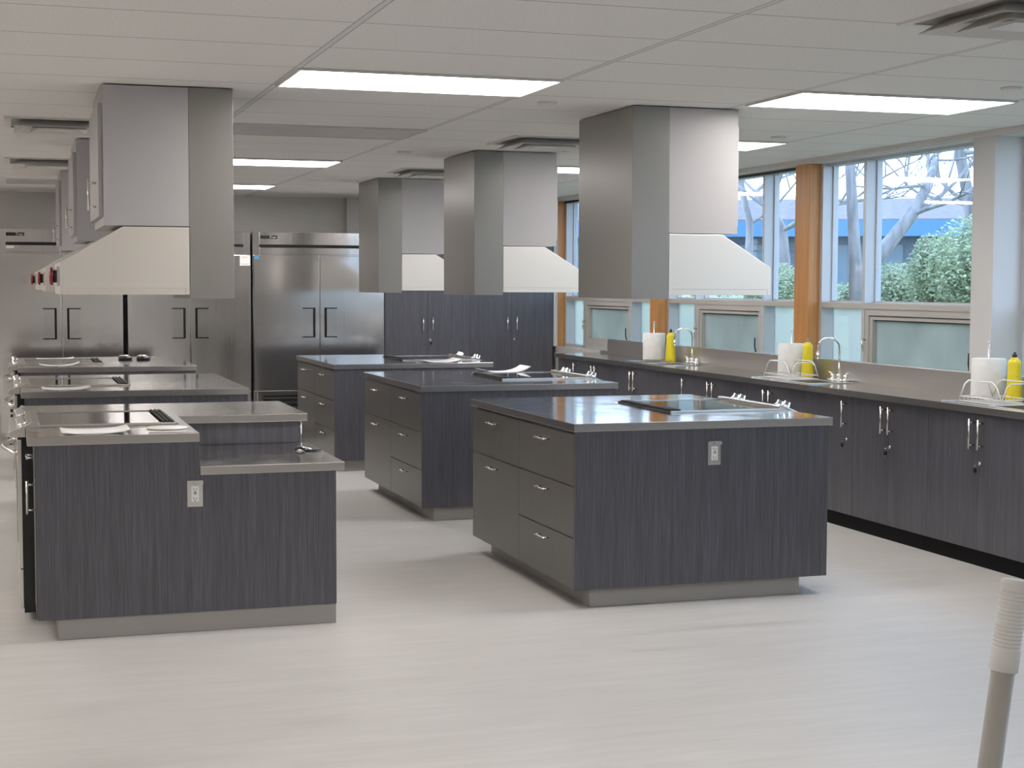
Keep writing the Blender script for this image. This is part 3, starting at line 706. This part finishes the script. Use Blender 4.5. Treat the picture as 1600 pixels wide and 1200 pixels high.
# dish racks
def rack(x0, x1, y0, y1, label):
    z = ZT+.009; t_ = thing('dish_rack', label, 'dish rack', ((x0+x1)/2, (y0+y1)/2, z), 'white wire dish racks')
    m = white; r = .003
    g = MB(); g.tube([(x0, y0, z+r), (x1, y0, z+r), (x1, y1, z+r), (x0, y1, z+r), (x0, y0, z+r)], r, 6)
    g.tube([(x0, y0, z+.03), (x1, y0, z+.03), (x1, y1, z+.03), (x0, y1, z+.03), (x0, y0, z+.03)], r, 6)
    for k in range(11):
        yy = y0+(y1-y0)*k/10; g.tube([(x0, yy, z+.03), (x0, yy, z+r), (x1, yy, z+r), (x1, yy, z+.03)], .0017, 5)
    g.build('wire_base', m, t_)
    for yy, out in ((y0, -.0), (y1, .0)):
        h = MB(); xm_ = (x0+x1)/2
        h.tube([(x0, yy, z+.02), (x0+.03, yy+out, z+.10), (x0+.055, yy+out, z+.12), (x1-.055, yy+out, z+.12), (x1-.03, yy+out, z+.10), (x1, yy, z+.02)], .0035, 8).build('end_loop', m, t_)
    for xx in (x0, x1):
        h = MB(); h.tube([(xx, y0, z+.02), (xx, y0+.05, z+.10), (xx, y0+.09, z+.125), (xx, y1-.09, z+.125), (xx, y1-.05, z+.10), (xx, y1, z+.02)], .0035, 8).build('side_loop', m, t_)
    return t_
RK = rack(5.235, 5.455, 9.84, 10.24, 'white wire dish rack over the middle sink')
copy_tree(RK, (0, -2.46, 0), 'white wire dish rack over the near sink, cut by the right edge')

# ---------------------------------------------------------------- small things on the islands
def sheet(x0, x1, y0, y1, z, label, curl=.012, rot=0.):
    mb = MB(); N = 10; cx, cy = (x0+x1)/2, (y0+y1)/2; g = []
    for lay in (0, .0012):
        rows = []
        for i in range(N+1):
            row = []
            for j in range(3):
                u, v = i/N, j/2; px, py = x0+(x1-x0)*u - cx, y0+(y1-y0)*v - cy
                row.append(mb.b.verts.new((cx+px*math.cos(rot)-py*math.sin(rot), cy+px*math.sin(rot)+py*math.cos(rot), z+lay+curl*(abs(u-.45)*2)**3)))
            rows.append(row)
        g.append(rows)
    for rows in g:
        for i in range(N):
            for j in range(2): f = mb.b.faces.new((rows[i][j], rows[i+1][j], rows[i+1][j+1], rows[i][j+1])); f.smooth = True
    A, B = g
    for i in range(N):
        for j in (0, 2): mb.b.faces.new((A[i][j], A[i+1][j], B[i+1][j], B[i][j]))
    for j in range(2):
        for i in (0, N): mb.b.faces.new((A[i][j], A[i][j+1], B[i][j+1], B[i][j]))
    return tag(mb.build('manual_sheet', paper), label, 'paper', 'loose manuals on the islands')
sheet(.22, .52, 7.19, 7.46, ZT+.001, 'large white paper manual on the left front island')
sheet(.20, .50, 10.22, 10.48, ZT+.001, 'white paper manual on the left middle island')
sheet(.24, .56, 13.24, 13.45, ZT+.001, 'white paper manual on the left far island, nearer one', .02)
sheet(.24, .56, 14.35, 14.60, ZT+.001, 'white paper manual at the back of the left far island', .01)
sheet(3.45, 3.82, 11.35, 11.62, ZT+.001, 'white paper manual beyond the range of the right-hand middle island', .035)
sheet(3.42, 3.76, 13.06, 13.36, ZT+.001, 'white paper manual in front of the range, right-hand far island', .02)
d_ = MB().lathe([(.085, 0), (.095, .003), (.093, .006), (.02, .005)], .70, 7.39, ZT, 32).build('round_lid', white); tag(d_, 'flat round white disc beside the left front range', 'lid')
st = MB().box(.60, .80, 7.17, 7.195, ZT, ZT+.003).build('steel_ruler', satin); tag(st, 'thin pale strip lying near the edge of the left front island', 'strip')
# keys on the lowered worktop
kx, ky, kz = 1.40, 7.66, .758
t_ = thing('key_bunch', 'bunch of keys with a black fob on the lowered left worktop', 'keys', (kx, ky, kz))
MB().tube([(kx-.03+.016*math.cos(a*pi/6), ky+.016*math.sin(a*pi/6), kz+.004) for a in range(13)], .0016, 6).build('ring', chrome, t_)
MB().tube([(kx-.055, ky-.02, kz+.008), (kx-.035, ky-.0, kz+.018), (kx-.012, ky-.02, kz+.008)], [.006, .009, .006], 10).build('fob', black, t_)
MB().box(kx-.02, kx+.045, ky-.012, ky+.0, kz+.0, kz+.003).build('key', chrome, t_)
MB().tube([(kx-.01, ky+.03, kz+.012), (kx+.01, ky+.02, kz+.01), (kx+.025, ky+.0, kz+.006)], .005, 8).build('key', chrome, t_)
MB().tube([(kx-.01, ky-.03, kz+.004), (kx+.03, ky-.034, kz+.004), (kx+.075, ky-.02, kz+.004)], [.005, .004, .002], 8).build('strap', black, t_)
# black gadgets on the far left island (a pair)
def gadget(x, y, rot, label):
    t2 = thing('gadget', label, 'gadget', (x, y, ZT), 'dark gadgets on the far left worktop')
    pass
    MB().lathe([(.04, 0), (.05, .006), (.048, .02), (.035, .03)], x, y, ZT, 20, sx=1.3, sy=1.9).build('base', black, t2)
    MB().lathe([(.030, 0), (.034, .004), (.022, .012)], x-.01, y, ZT+.030, 20, sx=1.4, sy=1.7).build('plate', satin, t2)
gadget(.992, 14.25, 0, 'low black gadget with a pale top, left of two on the left far island')
gadget(1.145, 14.2, 0, 'low black gadget with a pale top, right of two on the left far island')

# pole in the right foreground
P0 = Vector((.918, 1.500, .0)); P1 = Vector((1.1006, 1.5174, 1.2415)); dd = (P1-P0).normalized()
t_ = thing('pole', 'grey tube pole with white ribbed grip in the right foreground', 'pole', P0)
MB().tube([P0+dd*.03, P0+dd*1.162], .0135, 20).build('tube', greytube, t_)
prof = [(.0145, 1.150), (.0166, 1.1515), (.0168, 1.176), (.0155, 1.178)]
k = 0
while 1.178+k*.0045 < 1.244:
    zz = 1.178+k*.0045; prof += [(.0150, zz+.0004), (.0150, zz+.0010), (.0160, zz+.0016), (.0160, zz+.0040)]; k += 1
prof += [(.0168, 1.252), (.0160, 1.2555), (.012, 1.257)]
g_ = MB().lathe(prof, 0, 0, 0, 32)
rq = Vector((0, 0, 1)).rotation_difference(dd).to_matrix()
for v in g_.b.verts: v.co = P0 + rq @ v.co
g_.build('grip', white, t_)
MB().lathe([(.022, 0), (.020, .02), (.0165, .045)], P0.x+.002, P0.y, 0, 20).build('foot', blackm, t_)

# ---------------------------------------------------------------- outdoors
def polar(az, c, z): return Vector((c*math.sin(az), c*math.cos(az), z))
gm = MB()
gpts = [(6.0, -10, .2), (6.0, 45, .2), (8, -10, 1.15), (8, 45, 1.15), (12, -10, 1.35), (12, 45, 1.35), (60, -10, 1.4), (60, 90, 1.4)]
vs = [gm.b.verts.new(p) for p in gpts]
for k in range(0, 6, 2): gm.b.faces.new((vs[k], vs[k+1], vs[k+3], vs[k+2]))
bt = [gm.b.verts.new((p[0], p[1], -.1)) for p in gpts]
for k in range(0, 6, 2): gm.b.faces.new((bt[k], bt[k+2], bt[k+3], bt[k+1]))
g_ = gm.build('ground', soil); g_['kind'] = 'structure'
def leaves(mb, c, rad, n_, size, flat=1.):
    for _ in range(n_):
        d = Vector((random.gauss(0, 1), random.gauss(0, 1), random.gauss(0, 1))).normalized()*(random.random()**.45)
        p = Vector((c[0]+d.x*rad[0], c[1]+d.y*rad[1], c[2]+d.z*rad[2]))
        a = Vector((random.uniform(-1, 1), random.uniform(-1, 1), random.uniform(-1, 1))).normalized(); b2 = a.orthogonal().normalized(); s_ = size*random.uniform(.6, 1.3)
        mb.b.faces.new([mb.b.verts.new(q) for q in (p-a*s_, p-b2*s_*.45, p+a*s_, p+b2*s_*.45)])
def shrub(az, c, z0, h, wdt, label, n_=2600, size=.06):
    p = polar(az, c, z0); t_ = thing('shrub', label, 'shrub', p, 'shrubs outside the windows')
    mb = MB(); leaves(mb, (p.x, p.y, z0+h*.55), (wdt, wdt, h*.5), n_, size); leaves(mb, (p.x+.2, p.y-.1, z0+h*.35), (wdt*1.1, wdt*1.1, h*.35), n_//2, size)
    mb.build('foliage', leaf, t_)
    sm = MB()
    for k in range(5): sm.tube([p, p+Vector((random.uniform(-.3, .3)*wdt, random.uniform(-.3, .3)*wdt, h*.5)), p+Vector((random.uniform(-.6, .6)*wdt, random.uniform(-.6, .6)*wdt, h*.9))], [.03, .02, .008], 6)
    sm.build('stems', bark, t_)
shrub(.5746, 15.5, 1.2, .85, .26, 'upright pale green shrub in the middle of the nearest window', 5000, .022)
shrub(.598, 14.6, 1.2, .98, .42, 'tall pale green shrub at the right edge of the nearest window', 8000, .022)
shrub(.552, 16.5, 1.25, .55, .45, 'low pale green shrub at the left of the nearest window', 5000, .022)
shrub(.520, 17., 1.25, .35, .5, 'low shrub behind the narrow window pane', 4000, .022)
shrub(.476, 18.5, 1.3, .55, .40, 'green shrub at the foot of the curved tree', 4000, .022)
ib = MB()
for k in range(16000):
    y_ = random.uniform(7, 26); x_ = random.uniform(7.2, 16); z_ = (1.15 + min(x_-8, 4)*.05 if x_ > 8 else 1.15-(8-x_)*.47) + random.uniform(0, .12)
    a = Vector((random.uniform(-1, 1), random.uniform(-1, 1), random.uniform(-.4, .4))).normalized(); b2 = a.orthogonal().normalized(); s_ = random.uniform(.02, .05); p = Vector((x_, y_, z_))
    ib.b.faces.new([ib.b.verts.new(q) for q in (p-a*s_, p-b2*s_*.5, p+a*s_, p+b2*s_*.5)])
tag(ib.build('ivy', ivy), 'ivy covering the bank outside the windows', 'ivy', kind='stuff')
def branch(mb, p, d, L, r, depth):
    q = p; path = [tuple(p)]; rs = [r]
    for k in range(4):
        d = (d + Vector((random.uniform(-.22, .22), random.uniform(-.22, .22), random.uniform(-.12, .22)))).normalized(); q = q + d*L/4
        path.append(tuple(q)); rs.append(r*(1-.14*(k+1)))
    mb.tube(path, rs, 6, cap=False)
    if depth > 0:
        for k in range(3 if depth > 1 else 4):
            e = Vector(path[random.choice((2, 3, 4))]); nd = (d + Vector((random.uniform(-1, 1), random.uniform(-1, 1), random.uniform(-.4, .7)))*.9).normalized()
            branch(mb, e, nd, L*random.uniform(.6, .85), r*.55, depth-1)
def tree(pts, rads, label, nb=7, L=1.6):
    p0 = Vector(pts[0]); t_ = thing('tree', label, 'tree', p0, 'bare trees outside the windows')
    MB().tube(pts, rads, 12).build('trunk', bark, t_)
    mb = MB()
    for k in range(nb):
        i = random.randint(len(pts)//2, len(pts)-1); e = Vector(pts[i])
        branch(mb, e, Vector((random.uniform(-1, 1), random.uniform(-1, 1), random.uniform(.0, .8))).normalized(), L, rads[i]*.42, 4)
    mb.build('branches', bark, t_)
def px(u, v, c):
    d = fw + r2*((u-800)/FPX) - u2*((v-600)/FPX); return tuple(Vector((0, 0, CAM_Z)) + d*c)
tree([(*px(1330, 480, 16)[:2], .9), px(1350, 425, 16), px(1385, 385, 16), px(1425, 335, 16), px(1450, 290, 16), px(1462, 250, 16.2)], [.085, .08, .075, .065, .05, .035], 'leaning bare tree trunk crossing the nearest window', 5, .8)
tree([(*px(1338, 470, 14)[:2], .9), px(1336, 400, 14), px(1332, 330, 14), px(1328, 250, 14), px(1320, 170, 14)], [.06, .055, .05, .045, .04], 'upright bare tree in the narrow pane beside the wooden column', 4, .6)
tree([(*px(1226, 480, 19)[:2], 1.0), px(1226, 410, 19), px(1222, 360, 19), px(1205, 328, 19), px(1180, 300, 19.2)], [.075, .07, .065, .06, .045], 'curved bare tree seen through the middle window', 8, 1.)
tree([(*px(1530, 480, 17)[:2], 1.0), px(1528, 400, 17), px(1515, 320, 17), px(1500, 240, 17), px(1490, 170, 17)], [.07, .07, .065, .06, .05], 'bare tree at the right edge of the nearest window', 7, .9)
tree([(*px(1168, 480, 21)[:2], 1.0), px(1170, 400, 21), px(1172, 350, 21), px(1160, 300, 21), px(1150, 240, 21)], [.06, .055, .05, .045, .035], 'slim bare tree just right of the largest hood', 7, 1.)
# neighbouring building
t_ = thing('building', 'low dark building with bright blue fascia beyond the trees', 'building', polar(.53, 34, 1.0)); 
def along(s_, dep, z):  # point on the building: s_ sideways, dep away from viewer
    o = polar(.53, 34, z); a = Vector((math.cos(.53), -math.sin(.53), 0)); b2 = Vector((math.sin(.53), math.cos(.53), 0)); return o + a*s_ + b2*dep
def hexa(mb, s0, s1, d0, d1, z0, z1, dz1=None):
    P = [along(s0, d0, z0), along(s1, d0, z0), along(s1, d1, z0), along(s0, d1, z0)]; z2 = z1 if dz1 is None else dz1
    Q = [along(s0, d0, z1), along(s1, d0, z1), along(s1, d1, z2), along(s0, d1, z2)]
    v = [mb.b.verts.new(p) for p in P+Q]
    for f in ((0,3,2,1),(4,5,6,7),(0,1,5,4),(1,2,6,5),(2,3,7,6),(3,0,4,7)): mb.b.faces.new([v[i] for i in f])
    return mb
hexa(MB(), -16, 2.2, 0, 6, 1.36, 2.62).build('wall', bwall, t_)
hexa(MB(), -16.2, 2.6, -.5, 6.2, 2.62, 2.95).build('fascia', fascia, t_)
hexa(MB(), -16.0, 2.4, 0., 6., 2.96, 3.0, 3.75).build('roof', roofm, t_)
for k, s0 in enumerate((-14, -11.5, -9., -6.2, -3.2, -.6)):
    hexa(MB(), s0, s0+1.5, -.05, .0, 1.6, 2.45).build('window', mat('bldg_window', (.16, .22, .27), .2) if k == 0 else bpy.data.materials['bldg_window'], t_)
for s0 in (-12.2, -7.2, -2.):
    hexa(MB(), s0, s0+.12, -.45, -.33, 1.36, 2.62).build('post', white, t_)
